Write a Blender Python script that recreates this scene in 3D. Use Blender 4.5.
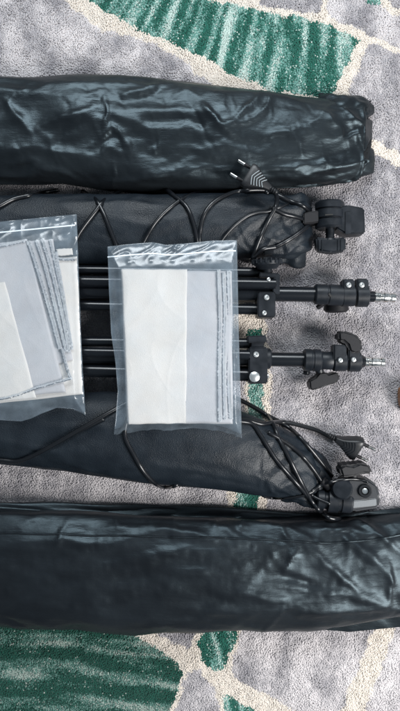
import bpy, bmesh, math, random
import numpy as np
from mathutils import Vector, Matrix

rnd = random.Random(7)
rs = np.random.RandomState(11)
scene = bpy.context.scene
COL = scene.collection
for o in list(bpy.data.objects): bpy.data.objects.remove(o)

# ------------------------------------------------------------ camera, light, exposure
H = 0.80                 # the phone is held 80 cm above the pile
S = 0.00125              # metres per photo pixel on the carpet
cam_d = bpy.data.cameras.new('camera'); cam = bpy.data.objects.new('camera', cam_d); COL.objects.link(cam)
cam.location = (0, 0, H); cam.rotation_euler = (0, 0, 0)
cam_d.sensor_fit = 'VERTICAL'; cam_d.sensor_height = 24
cam_d.lens = 24 * H / (711 * S)
cam_d.clip_start = 0.02; cam_d.clip_end = 50
scene.camera = cam

w = bpy.data.worlds.new('World'); scene.world = w; w.use_nodes = True
w.node_tree.nodes['Background'].inputs[0].default_value = (0.70, 0.86, 1.0, 1)
w.node_tree.nodes['Background'].inputs[1].default_value = 0.22

def area(name, loc, target, size, size_y, power, col, spread=180):
    d = bpy.data.lights.new(name, 'AREA'); d.shape = 'RECTANGLE'; d.size = size; d.size_y = size_y
    d.energy = power; d.color = col; d.spread = math.radians(spread)
    o = bpy.data.objects.new(name, d); COL.objects.link(o); o.location = loc
    o.rotation_euler = (Vector(target) - Vector(loc)).to_track_quat('-Z', 'Y').to_euler()
    return o
area('window_light', (1.05, -0.50, 0.95), (0.26, -0.08, 0), 0.7, 0.7, 12.0, (1.0, 0.985, 0.965), 95)
area('top_fill_light', (0.0, 1.30, 1.15), (0.03, 0.34, 0), 1.1, 0.6, 10.0, (0.90, 0.96, 1.0), 100)  # unseen fill lamp, added to brighten the top and leave the lower left darker
scene.view_settings.view_transform = 'Standard'; scene.view_settings.look = 'None'
scene.view_settings.exposure = 0.0; scene.view_settings.gamma = 1.0

# ------------------------------------------------------------ helpers
def P(px, py, z=0.0):
    k = S * (H - z) / H
    return Vector(((px - 200) * k, (355.5 - py) * k, z))

def L(px, z=0.03):      # a length in photo pixels at height z
    return px * S * (H - z) / H

_perm = np.random.RandomState(3).permutation(256); _perm = np.concatenate([_perm, _perm, _perm])
_g = np.random.RandomState(4).randn(256, 3); _g /= np.linalg.norm(_g, axis=1)[:, None]
def noise(x, y, z=0.0):
    x, y, z = np.broadcast_arrays(np.asarray(x, float), np.asarray(y, float), np.asarray(z, float))
    xi, yi, zi = np.floor(x).astype(int), np.floor(y).astype(int), np.floor(z).astype(int)
    xf, yf, zf = x - xi, y - yi, z - zi
    f = lambda t: t*t*t*(t*(t*6-15)+10)
    u, v, q = f(xf), f(yf), f(zf)
    out = 0
    for dx in (0, 1):
        for dy in (0, 1):
            for dz in (0, 1):
                h = _perm[_perm[_perm[(xi+dx) & 255] + ((yi+dy) & 255)] + ((zi+dz) & 255)] & 255
                g = _g[h]
                d = g[..., 0]*(xf-dx) + g[..., 1]*(yf-dy) + g[..., 2]*(zf-dz)
                out = out + d * (u if dx else 1-u) * (v if dy else 1-v) * (q if dz else 1-q)
    return out * 1.6

def tag(o, label=None, cat=None, group=None, kind=None):
    if label: o['label'] = label
    if cat: o['category'] = cat
    if group: o['group'] = group
    if kind: o['kind'] = kind
    return o

def thing(name, loc, label, cat, group=None):
    o = bpy.data.objects.new(name, None); o.empty_display_size = 0.02
    COL.objects.link(o); o.location = loc
    return tag(o, label, cat, group)

def origin(parent):
    v = Vector((0, 0, 0))
    while parent is not None:
        v += Vector(parent.location); parent = parent.parent
    return v

def build(name, V, F, m, parent=None, smooth=True, loc=None):
    V = np.asarray(V, float).reshape(-1, 3)
    po = origin(parent)
    c = Vector(V.mean(axis=0)) if loc is None else Vector(loc)
    me = bpy.data.meshes.new(name)
    me.from_pydata([tuple(p) for p in (V - np.array(c))], [], [tuple(int(i) for i in f) for f in F])
    me.validate()
    if smooth: me.polygons.foreach_set('use_smooth', [True] * len(me.polygons))
    o = bpy.data.objects.new(name, me); COL.objects.link(o)
    o.data.materials.append(m)
    o.location = c - po
    o.parent = parent
    return o

class MB:
    def __init__(s): s.V = []; s.F = []
    def add(s, V, F):
        b = len(s.V); s.V += [tuple(v) for v in V]; s.F += [tuple(b + i for i in f) for f in F]; return s
    def build(s, name, m, parent=None, smooth=True, angle=40):
        o = build(name, s.V, s.F, m, parent, smooth)
        if smooth and angle:
            me = o.data; bm = bmesh.new(); bm.from_mesh(me)
            for e in bm.edges:
                if len(e.link_faces) == 2 and e.calc_face_angle(0) > math.radians(angle): e.smooth = False
            bm.to_mesh(me); bm.free()
        return o

def grid_faces(n, m, wrap=False):
    F = []
    for i in range(n - 1):
        for j in range(m if wrap else m - 1):
            k = (j + 1) % m
            F.append((i*m + j, i*m + k, (i+1)*m + k, (i+1)*m + j))
    return F

def frames(pts):
    pts = [Vector(p) for p in pts]; T = []
    for i in range(len(pts)):
        a = pts[max(i-1, 0)]; b = pts[min(i+1, len(pts)-1)]
        d = (b - a); T.append(d.normalized() if d.length > 1e-9 else Vector((1, 0, 0)))
    n = Vector((0, 0, 1)); n = (n - T[0]*n.dot(T[0]))
    if n.length < 1e-3: n = Vector((0, 1, 0)); n = n - T[0]*n.dot(T[0])
    n.normalize(); N = [n]
    for i in range(1, len(pts)):
        n = N[-1] - T[i]*N[-1].dot(T[i]); n.normalize(); N.append(n)
    return pts, T, N

def sweep(mb, pts, radii, k=12, squash=1.0):
    pts, T, N = frames(pts)
    if not hasattr(radii, '__len__'): radii = [radii]*len(pts)
    V = []
    for p, t, n, r in zip(pts, T, N, radii):
        b = t.cross(n)
        for j in range(k):
            a = 2*math.pi*j/k
            V.append(p + n*(math.sin(a)*r*squash) + b*(math.cos(a)*r))
    F = grid_faces(len(pts), k, True)
    F.append(tuple(range(k))[::-1]); F.append(tuple((len(pts)-1)*k + j for j in range(k)))
    return mb.add(V, F)

def spline(ctrl, n=10):
    c = [Vector(p) for p in ctrl]; c = [c[0]*2 - c[1]] + c + [c[-1]*2 - c[-2]]
    out = []
    for i in range(1, len(c)-2):
        for s in range(n):
            t = s/n; a, b, d, e = c[i-1], c[i], c[i+1], c[i+2]
            out.append(0.5*((2*b) + (d-a)*t + (2*a-5*b+4*d-e)*t*t + (3*b-a-3*d+e)*t**3))
    out.append(c[-2]); return out

def lathe(mb, p0, p1, prof, k=32):
    """prof: (t along p0->p1 in 0..1, radius in metres); flat chamfered turned piece"""
    p0, p1 = Vector(p0), Vector(p1); d = p1 - p0; t = d.normalized()
    n = Vector((0, 0, 1)) if abs(t.z) < 0.9 else Vector((0, 1, 0)); n = (n - t*n.dot(t)).normalized(); b = t.cross(n)
    V = []
    for (s, r) in prof:
        for j in range(k):
            a = 2*math.pi*j/k; V.append(p0 + d*s + n*(math.sin(a)*r) + b*(math.cos(a)*r))
    F = grid_faces(len(prof), k, True)
    F.append(tuple(range(k))[::-1]); F.append(tuple((len(prof)-1)*k + j for j in range(k)))
    return mb.add(V, F)

def rod(mb, p0, p1, r, ch=0.0008, k=32):
    l = (Vector(p1)-Vector(p0)).length; c = min(ch/l, .3)
    return lathe(mb, p0, p1, [(0, r-min(ch, r*.4)), (c, r), (1-c, r), (1, r-min(ch, r*.4))], k)

def prism(mb, poly, z0, z1, bev=0.001, seg=2):
    """poly: world xy points. bevelled slab"""
    bm = bmesh.new()
    bv = [bm.verts.new((p[0], p[1], z0)) for p in poly]; f = bm.faces.new(bv)
    r = bmesh.ops.extrude_face_region(bm, geom=[f])
    for v in r['geom']:
        if isinstance(v, bmesh.types.BMVert): v.co.z = z1
    bmesh.ops.recalc_face_normals(bm, faces=bm.faces)
    if bev: bmesh.ops.bevel(bm, geom=list(bm.edges), offset=bev, segments=seg, affect='EDGES', clamp_overlap=True)
    bm.verts.index_update()
    mb.add([tuple(v.co) for v in bm.verts], [[v.index for v in f.verts] for f in bm.faces]); bm.free(); return mb

def obox(mb, c, ax, ay, hx, hy, hz, bev=0.001):
    """oriented bevelled box: centre c, local x axis ax, local y axis ay"""
    ax = Vector(ax).normalized(); ay = Vector(ay); ay = (ay - ax*ay.dot(ax)).normalized(); az = ax.cross(ay)
    t = MB(); prism(t, [(-hx, -hy), (hx, -hy), (hx, hy), (-hx, hy)], -hz, hz, bev)
    c = Vector(c)
    return mb.add([c + ax*v[0] + ay*v[1] + az*v[2] for v in t.V], t.F)

def P2(poly, z): return [tuple(P(x, y, z))[:2] for x, y in poly]

# ------------------------------------------------------------ materials
def mat(name, col, rough=0.5, metal=0.0, spec=0.5):
    m = bpy.data.materials.new(name); m.use_nodes = True
    b = m.node_tree.nodes['Principled BSDF']
    b.inputs['Base Color'].default_value = (*col, 1); b.inputs['Roughness'].default_value = rough
    b.inputs['Metallic'].default_value = metal; b.inputs['Specular IOR Level'].default_value = spec
    return m, m.node_tree, b

def N(nt, t, **kw):
    n = nt.nodes.new(t)
    for k, v in kw.items():
        if k in n.inputs: n.inputs[k].default_value = v
        else: setattr(n, k, v)
    return n

def bump_noise(nt, b, scale, dist, strength=1.0, kind='ShaderNodeTexNoise', detail=3.0, stretch=None):
    tc = N(nt, 'ShaderNodeTexCoord'); src = tc.outputs['Object']
    if stretch:
        mp = N(nt, 'ShaderNodeMapping'); mp.inputs['Scale'].default_value = stretch
        nt.links.new(src, mp.inputs[0]); src = mp.outputs[0]
    t = N(nt, kind); t.inputs['Scale'].default_value = scale
    if kind == 'ShaderNodeTexNoise': t.inputs['Detail'].default_value = detail
    nt.links.new(src, t.inputs['Vector'])
    bp = N(nt, 'ShaderNodeBump'); bp.inputs['Distance'].default_value = dist; bp.inputs['Strength'].default_value = strength
    nt.links.new(t.outputs['Fac' if kind == 'ShaderNodeTexNoise' else 'Distance'], bp.inputs['Height'])
    prev = b.inputs['Normal'].links[0].from_socket if b.inputs['Normal'].links else None
    if prev: nt.links.new(prev, bp.inputs['Normal'])
    nt.links.new(bp.outputs[0], b.inputs['Normal'])
    return t, src

def vary(nt, b, src, scale, c0, c1, rlo=None, rhi=None, detail=4.0):
    t = N(nt, 'ShaderNodeTexNoise'); t.inputs['Scale'].default_value = scale; t.inputs['Detail'].default_value = detail
    nt.links.new(src, t.inputs['Vector'])
    r = N(nt, 'ShaderNodeValToRGB'); r.color_ramp.elements[0].position = .35; r.color_ramp.elements[1].position = .65
    r.color_ramp.elements[0].color = (*c0, 1); r.color_ramp.elements[1].color = (*c1, 1)
    nt.links.new(t.outputs['Fac'], r.inputs[0]); nt.links.new(r.outputs[0], b.inputs['Base Color'])
    if rlo is not None:
        mr = N(nt, 'ShaderNodeMapRange'); mr.inputs['To Min'].default_value = rlo; mr.inputs['To Max'].default_value = rhi
        mr.inputs['From Min'].default_value = .3; mr.inputs['From Max'].default_value = .7
        nt.links.new(t.outputs['Fac'], mr.inputs[0]); nt.links.new(mr.outputs[0], b.inputs['Roughness'])

# glossy black nylon of the carry bags
def nylon(name, c0, c1, rlo, rhi):
    m, nt, b = mat(name, c0, .35, spec=.40)
    t, src = bump_noise(nt, b, 110, 0.0008, .6, stretch=(.6, 1.3, 1))
    bump_noise(nt, b, 1500, 0.00012, .35, kind='ShaderNodeTexVoronoi')
    bump_noise(nt, b, 420, 0.0003, .5, stretch=(.16, 1, 1), detail=2)
    vary(nt, b, src, 25, c0, c1, rlo, rhi)
    b.inputs['Specular Tint'].default_value = (.68, .89, 1.0, 1)
    return m
M_nylon = nylon('nylon', (.0055, .0065, .008), (.009, .011, .013), .31, .42)
M_nylon2 = nylon('nylon_matt', (.0055, .006, .0075), (.008, .0095, .012), .34, .46)
M_seam, _, _ = mat('seam_thread', (.012, .014, .017), .6)

# grained black fabric of the folded softboxes
m, nt, b = mat('grained_fabric', (.012, .017, .023), .42, spec=.32); M_grain = m
t, src = bump_noise(nt, b, 850, 0.0004, .6, kind='ShaderNodeTexVoronoi')
bump_noise(nt, b, 1000, 0.0003, .5); vary(nt, b, src, 30, (.004, .007, .011), (.008, .013, .019), .40, .55)

m, nt, b = mat('cord_rubber', (.005, .006, .008), .30); M_cord = m
t, src = bump_noise(nt, b, 300, .0002, .3); 
m, nt, b = mat('plug_plastic', (.007, .008, .010), .42); M_plug = m
t, src = bump_noise(nt, b, 900, .0001, .4)
m, nt, b = mat('plug_ridge_plastic', (.30, .34, .36), .35); M_ridge = m
m, nt, b = mat('painted_tube', (.010, .012, .016), .22, spec=.4); M_tube = m
t, src = bump_noise(nt, b, 60, .0001, .3, stretch=(.1, 1, 1)); vary(nt, b, src, 40, (.004, .005, .007), (.007, .009, .012), .16, .30)
m, nt, b = mat('moulded_plastic', (.014, .018, .023), .42, spec=.3); M_plastic = m
t, src = bump_noise(nt, b, 1400, .00015, .45); vary(nt, b, src, 60, (.006, .008, .011), (.011, .014, .019), .34, .50)
m, nt, b = mat('matt_plastic', (.007, .007, .009), .55, spec=.35); M_matt = m
bump_noise(nt, b, 1200, .0002, .5)
m, nt, b = mat('chrome', (.80, .80, .79), .16, 1.0); M_chrome = m
t, src = bump_noise(nt, b, 300, .00015, .4); vary(nt, b, src, 120, (.62, .61, .58), (.86, .86, .85), .12, .34)
m, nt, b = mat('screw_steel', (.72, .74, .74), .28, 0.9); M_screw = m
bump_noise(nt, b, 500, .0002, .5)
m, nt, b = mat('grey_plastic', (.12, .13, .14), .5); M_label = m  # lighter grey than the rest of the bracket
bump_noise(nt, b, 600, .0002, .4)
m, nt, b = mat('slot_dark', (.01, .01, .01), .7); M_slot = m
m, nt, b = mat('stained_wood', (.30, .12, .035), .4); M_wood = m
t, src = bump_noise(nt, b, 120, .0003, .5, stretch=(1, .1, 1)); vary(nt, b, src, 150, (.20, .075, .02), (.38, .17, .05), .3, .5)

# white diffuser cloth
def clothmat(name, c0, c1):
    m, nt, b = mat(name, c0, .85, spec=.2)
    t, src = bump_noise(nt, b, 30, .0010, .30, detail=1.5)
    bump_noise(nt, b, 900, .0003, .5, kind='ShaderNodeTexVoronoi')
    vary(nt, b, src, 22, c0, c1)
    b.inputs['Sheen Weight'].default_value = .1
    return m
M_white = clothmat('white_cloth', (.59, .545, .50), (.65, .605, .56))
M_grey = clothmat('grey_white_cloth', (.40, .385, .39), (.47, .45, .45))
M_hem = clothmat('hem_cloth', (.40, .40, .42), (.54, .54, .54))
M_stitch, _, _ = mat('stitch_thread', (.05, .065, .085), .8)
M_stitchl, _, _ = mat('pale_stitch_thread', (.60, .61, .62), .8)

# clear polythene film
m = bpy.data.materials.new('clear_film'); m.use_nodes = True; nt = m.node_tree; M_film = m
b = nt.nodes['Principled BSDF']; out = nt.nodes['Material Output']
b.inputs['Base Color'].default_value = (.50, .62, .73, 1); b.inputs['Roughness'].default_value = .22
b.inputs['Specular IOR Level'].default_value = .9
tr = N(nt, 'ShaderNodeBsdfTransparent'); tr.inputs[0].default_value = (.95, .97, .99, 1)
mx = N(nt, 'ShaderNodeMixShader')
tc = N(nt, 'ShaderNodeTexCoord'); no = N(nt, 'ShaderNodeTexNoise'); no.inputs['Scale'].default_value = 55; no.inputs['Detail'].default_value = 5
nt.links.new(tc.outputs['Object'], no.inputs['Vector'])
mr = N(nt, 'ShaderNodeMapRange'); mr.inputs['From Min'].default_value = .35; mr.inputs['From Max'].default_value = .7
mr.inputs['To Min'].default_value = .075; mr.inputs['To Max'].default_value = .16
nt.links.new(no.outputs['Fac'], mr.inputs[0]); nt.links.new(mr.outputs[0], mx.inputs[0])
nt.links.new(tr.outputs[0], mx.inputs[1]); nt.links.new(b.outputs[0], mx.inputs[2])
bump_noise(nt, b, 60, .0005, .4, detail=2)
gl = N(nt, 'ShaderNodeBsdfGlossy'); gl.inputs['Roughness'].default_value = .24
nt.links.new(b.inputs['Normal'].links[0].from_socket, gl.inputs['Normal'])
lw = N(nt, 'ShaderNodeLayerWeight'); pw = N(nt, 'ShaderNodeMath', operation='POWER'); pw.inputs[1].default_value = 4.0
nt.links.new(lw.outputs['Facing'], pw.inputs[0])
fr = N(nt, 'ShaderNodeMath', operation='MULTIPLY_ADD'); fr.inputs[1].default_value = .7; fr.inputs[2].default_value = .055
nt.links.new(pw.outputs[0], fr.inputs[0])
mx2 = N(nt, 'ShaderNodeMixShader'); nt.links.new(fr.outputs[0], mx2.inputs[0])
nt.links.new(mx.outputs[0], mx2.inputs[1]); nt.links.new(gl.outputs[0], mx2.inputs[2])
nt.links.new(mx2.outputs[0], out.inputs['Surface'])
m, nt, b = mat('zip_plastic', (.70, .78, .84), .3); M_zip = m

# carpet: the colour of each yarn comes from the woven pattern, with lower-left shade painted in
def attr_mat(name):
    m, nt, b = mat(name, (.4, .4, .4), .9, spec=.15)
    a = N(nt, 'ShaderNodeAttribute'); a.attribute_name = 'yarn'
    nt.links.new(a.outputs['Color'], b.inputs['Base Color'])
    b.inputs['Sheen Weight'].default_value = .25; b.inputs['Sheen Roughness'].default_value = .5
    return m
M_yarn = attr_mat('carpet_yarn')

# ------------------------------------------------------------ the carpet
CREAM = np.array((.62, .565, .505)); GREYD = np.array((.215, .207, .225)); GREYL = np.array((.575, .545, .55))
GRN = np.array((.010, .095, .070)); TEAL = np.array((.125, .275, .24)); WHT = np.array((.50, .58, .54))

def inside(px, py, poly):
    r = np.zeros(px.shape, bool); n = len(poly)
    for i in range(n):
        x0, y0 = poly[i]; x1, y1 = poly[(i+1) % n]
        if y0 == y1: continue
        c = ((y0 > py) != (y1 > py)) & (px < (x1-x0)*(py-y0)/(y1-y0) + x0); r ^= c
    return r

REG = [  # (kind, polygon in photo pixels on the carpet plane, mix)
 ('grey', [(-260,-260),(12,-260),(56,-10),(74,8),(98,29),(130,35),(160,47),(182,58),(196,72),(212,88),(205,120),(-260,150)], .40),
 ('green_v', [(20,-60),(86,-3),(100,7),(125,21),(150,34),(186,50),(203,56),(228,72),(262,87),(330,100),(341,76),(359,40),(330,26),(300,18),(240,6),(208,-1),(150,-60)], 0),
 ('grey', [(230,-90),(330,-90),(322,14),(300,12),(262,4)], .7),
 ('grey', [(330,-90),(362,-40),(384,9),(402,16),(470,40),(470,66),(398,46),(372,35),(328,17)], .25),
 ('green_v', [(366,-90),(400,-90),(379,5),(368,1),(350,-60)], 0),
 ('grey', [(400,-90),(600,-90),(600,40),(470,30),(405,12),(388,2)], .6),
 ('grey', [(370,42),(400,53),(600,100),(600,250),(460,182),(400,151),(366,137),(352,110),(347,96),(358,68)], .55),
 ('grey', [(40,160),(374,155),(400,168),(460,198),(600,270),(600,560),(266,560),(268,470),(272,420),(272,380),(266,330),(262,310),(240,300),(40,290)], .74),
 ('grey', [(-260,160),(200,160),(232,300),(236,330),(246,380),(244,430),(228,480),(222,560),(-260,560)], .60),
 ('green_v', [(249,330),(261,330),(264,420),(258,470),(257,520),(250,590),(230,655),(224,668),(215,670),(202,662),(199,640),(210,590),(234,510),(240,470),(248,430)], 0),
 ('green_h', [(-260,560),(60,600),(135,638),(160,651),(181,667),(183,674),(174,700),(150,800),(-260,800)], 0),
 ('grey', [(160,600),(205,600),(192,640),(188,648),(176,646),(150,630)], .7),
 ('grey', [(186,674),(199,670),(212,686),(218,700),(216,800),(160,800),(176,712)], .6),
 ('green_v', [(223,695),(234,697),(254,712),(290,760),(290,800),(225,800)], 0),
 ('grey', [(262,560),(392,560),(370,640),(350,690),(330,740),(318,760),(292,711),(268,694),(238,682),(232,670),(238,640)], .35),
 ('grey', [(410,560),(600,560),(600,800),(360,800),(357,740),(372,695),(392,640)], .30),
]

def pattern(px, py, r1, r2, r3):
    """colour of each yarn, shade painted into green_h; r1..r3 are random numbers per yarn"""
    jx = px + 3.2*noise(px/11, py/11, 3.1) + 2.0*(r3-.5); jy = py + 3.2*noise(px/11, py/11, 9.7) + 2.0*(r1-.5)
    C = np.tile(CREAM, (len(px), 1)) * (1 + .10*(r2-.5))[:, None]
    for kind, poly, mix in REG:
        k = inside(jx, jy, poly)
        if not k.any(): continue
        x, y, a, b_ = px[k], py[k], r1[k], r2[k]
        if kind == 'grey':
            f = mix + (.80 if mix < .5 else .42)*noise(x/24 + y/60, y/44 - x/60, 1.3) + .30*noise(x/7, y/7, 5.5)
            t = (a < np.clip(f, .05, .95)).astype(float)*.20 + .70*np.clip(f, 0, 1) + .10*b_
            c = GREYL[None]*(1-t[:, None]) + GREYD[None]*t[:, None]
            c = c * (.96 + .08*b_)[:, None]
        else:
            if kind == 'green_v':
                u = x + (.32 - (x-200)*.0030)*y
                s = np.sin(u/3.1 + 3.6*noise(u/40, y/70, 2.2)) * .34 + .80*noise(u/6.5, y/80, 7.7) + .40*noise(u/16, y/60, 5.1) + .06
            else:
                u = y - .10*x + 8*np.sin(x/70.)
                s = np.sin(u/5.2 - 2.2 + 2.2*noise(x/70, u/40, 1.4)) * .40 + .55*noise(x/60, u/6, 4.4) + .35*noise(x/25, u/14, 6.4) - .02
            q = s + .62*(a-.5)
            t1 = np.clip((q+.10)/.30, 0, 1)[:, None]; t2 = np.clip((q-.40)/.26, 0, 1)[:, None]*.75
            c = (GRN[None]*(1-t1) + TEAL[None]*t1)*(1-t2) + WHT[None]*t2
            c = np.where(((r3[k] > .955) & (q > -.3))[:, None], WHT[None]*.8, c)
            c = c * (.82 + .36*b_)[:, None]
            if kind == 'green_h': c = c*np.array((.62, .62, .60))  # shade of the lower-left corner, painted into the yarn colour
        C[k] = c
    return np.clip(C, .003, .85)

def make_carpet():
    # backing sheet reaching far past the frame, with the same yarn colours
    nx, ny = 340, 420; X = np.linspace(-1.7, 1.7, nx); Y = np.linspace(-2.1, 2.1, ny)
    gx, gy = np.meshgrid(X, Y, indexing='ij'); gx = gx.ravel(); gy = gy.ravel()
    gz = -0.0021 + .0004*noise(gx*60, gy*60, .5)
    out = (np.abs(gx) > .36) | (np.abs(gy) > .56)
    gz[out] += .0012
    V = np.stack([gx, gy, gz], 1)
    o = build('carpet', V, grid_faces(nx, ny), M_yarn, None, True, (0, 0, 0))
    # flip normals up if needed is irrelevant for a closed-looking sheet
    px = gx/S + 200; py = 355.5 - gy/S
    c = pattern(px, py, rs.rand(len(gx)), rs.rand(len(gx)), rs.rand(len(gx)))
    a = o.data.color_attributes.new('yarn', 'FLOAT_COLOR', 'POINT')
    cc = np.ones((len(gx), 4), np.float32); cc[:, :3] = c; a.data.foreach_set('color', cc.ravel())
    tag(o, kind='structure')
    # the pile
    sp = .00145
    X = np.arange(-.37, .37, sp); Y = np.arange(-.57, .57, sp)
    gx, gy = np.meshgrid(X, Y, indexing='ij'); n = gx.size
    gx = gx.ravel() + (rs.rand(n)-.5)*sp*1.3; gy = gy.ravel() + (rs.rand(n)-.5)*sp*1.3
    px = gx/S + 200; py = 355.5 - gy/S
    col = pattern(px, py, rs.rand(n), rs.rand(n), rs.rand(n))
    lx = .9*noise(gx*55, gy*55, 1.1) + .6*noise(gx*14, gy*14, 6.1) + .28*rs.randn(n)
    ly = .9*noise(gx*55, gy*55, 8.4) + .6*noise(gx*14, gy*14, 3.6) + .28*rs.randn(n)
    hgt = .0077 + .0011*noise(gx*90, gy*90, 2.0) + .00025*rs.randn(n)
    hgt = np.clip(hgt, .0045, .0105)
    lean = .0015
    rad = sp*(.74 + .16*rs.rand(n)); th0 = rs.rand(n)*6.283
    rings = [(0., 0., 1.0), (.60, .40, 1.15), (.90, .85, 1.05), (1.0, 1.0, .62)]; K = 4
    V = np.zeros((n, len(rings)*K, 3), np.float32)
    for i, (fz, fl, fr) in enumerate(rings):
        cx = gx + lx*lean*fl; cy = gy + ly*lean*fl; cz = -.0085 + hgt*fz
        for j in range(K):
            a = th0 + j*2*math.pi/K + fz*1.2
            V[:, i*K+j, 0] = cx + np.cos(a)*rad*fr; V[:, i*K+j, 1] = cy + np.sin(a)*rad*fr; V[:, i*K+j, 2] = cz
    f = []
    for i in range(len(rings)-1):
        for j in range(K):
            k = (j+1) % K; f.append((i*K+j, i*K+k, (i+1)*K+k, (i+1)*K+j))
    f.append(tuple((len(rings)-1)*K + j for j in range(K)))
    f = np.array(f); nf = len(f); nv = len(rings)*K
    idx = (f[None] + (np.arange(n)*nv)[:, None, None]).astype(np.int32).ravel()
    me = bpy.data.meshes.new('carpet_pile')
    me.vertices.add(n*nv); me.vertices.foreach_set('co', V.ravel())
    me.loops.add(len(idx)); me.loops.foreach_set('vertex_index', idx)
    me.polygons.add(n*nf); me.polygons.foreach_set('loop_start', np.arange(0, len(idx), 4, dtype=np.int32))
    me.update(calc_edges=True)
    me.polygons.foreach_set('use_smooth', np.ones(n*nf, bool))
    a = me.color_attributes.new('yarn', 'FLOAT_COLOR', 'POINT')
    cc = np.ones((n, nv, 4), np.float32); cc[:, :, :3] = col[:, None, :]; a.data.foreach_set('color', cc.ravel())
    me.materials.append(M_yarn)
    p = bpy.data.objects.new('carpet_pile', me); COL.objects.link(p)
    tag(p, 'short cream, grey and green carpet pile under everything', 'carpet pile', kind='stuff')
make_carpet()

# ------------------------------------------------------------ long soft sleeves (carry bags, folded softboxes)
def smooth_interp(x, xs, ys):
    xs = np.array(xs, float); ys = np.array(ys, float)
    d = np.gradient(ys, xs); i = np.clip(np.searchsorted(xs, x) - 1, 0, len(xs)-2)
    h = xs[i+1]-xs[i]; t = np.clip((x-xs[i])/h, 0, 1)
    return ((2*t**3-3*t**2+1)*ys[i] + (t**3-2*t**2+t)*h*d[i] + (-2*t**3+3*t**2)*ys[i+1] + (t**3-t**2)*h*d[i+1])

def sleeve(st, nx, nt_, disp, n_exp=2.3, base=0.0):
    """st: stations (px, y_top, y_bottom, height m). Returns V grid (nx*nt_) and faces"""
    xs = [s[0] for s in st]
    X = np.linspace(xs[0], xs[-1], nx)
    yt = smooth_interp(X, xs, [s[1] for s in st]); yb = smooth_interp(X, xs, [s[2] for s in st])
    hh = smooth_interp(X, xs, [s[3] for s in st])
    th = np.linspace(0, 2*np.pi, nt_, endpoint=False)
    GX, TH = np.meshgrid(X, th, indexing='ij')
    zc = (hh/2 + base)[:, None]; k = S*(H - zc)/H
    cw = np.sign(np.cos(TH))*np.abs(np.cos(TH))**(2/n_exp); sw = np.sign(np.sin(TH))*np.abs(np.sin(TH))**(2/n_exp)
    yc = ((yt+yb)/2)[:, None]; hw = ((yb-yt)/2)[:, None]
    d = disp(GX, TH)
    x = (GX-200)*k; y = (355.5-yc)*k + cw*(hw*k + d); z = zc + sw*((hh/2)[:, None] + d)
    z = np.maximum(z, base - .001)
    V = np.stack([x, y, z], -1).reshape(-1, 3)
    F = grid_faces(nx, nt_, True)
    F.append(tuple(range(nt_))[::-1]); F.append(tuple((nx-1)*nt_ + j for j in range(nt_)))
    return V, F

def ridge(v): return 1 - np.abs(v)*2.2

from mathutils.bvhtree import BVHTree
SOLID = []
def solid(V, F):
    V = np.asarray(V, float).reshape(-1, 3)
    SOLID.append(BVHTree.FromPolygons([tuple(v) for v in V], [tuple(int(i) for i in f) for f in F]))
def top_z(x, y):
    z = 0.0
    for t in SOLID:
        h = t.ray_cast(Vector((x, y, .3)), Vector((0, 0, -1)))
        if h[0] is not None: z = max(z, h[0].z)
    return z

def bag_disp(seed, amp, s=1.0):
    def f(X, T):
        Y = np.cos(T)*50 + T*0
        w1 = 14*noise(X/60, Y/40, seed); w2 = 10*noise(X/45, Y/50, seed+5)
        a = noise((X+w1)/55*s, (Y+w2)/17*s, seed+1)
        b_ = np.clip(ridge(noise((X+2*Y*.4+w1)/42*s, (Y-.25*X+w2)/15*s, seed+2)), -.2, 1)
        c = np.clip(ridge(noise((X-1.2*Y+w2)/34*s, (Y+.45*X+w1)/18*s, seed+3)), -.2, 1)
        e = noise(X/14*s, Y/9*s, seed+4)
        return amp*(.9*a + .55*b_**2 + .45*c**2 + .12*e)
    return f

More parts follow.
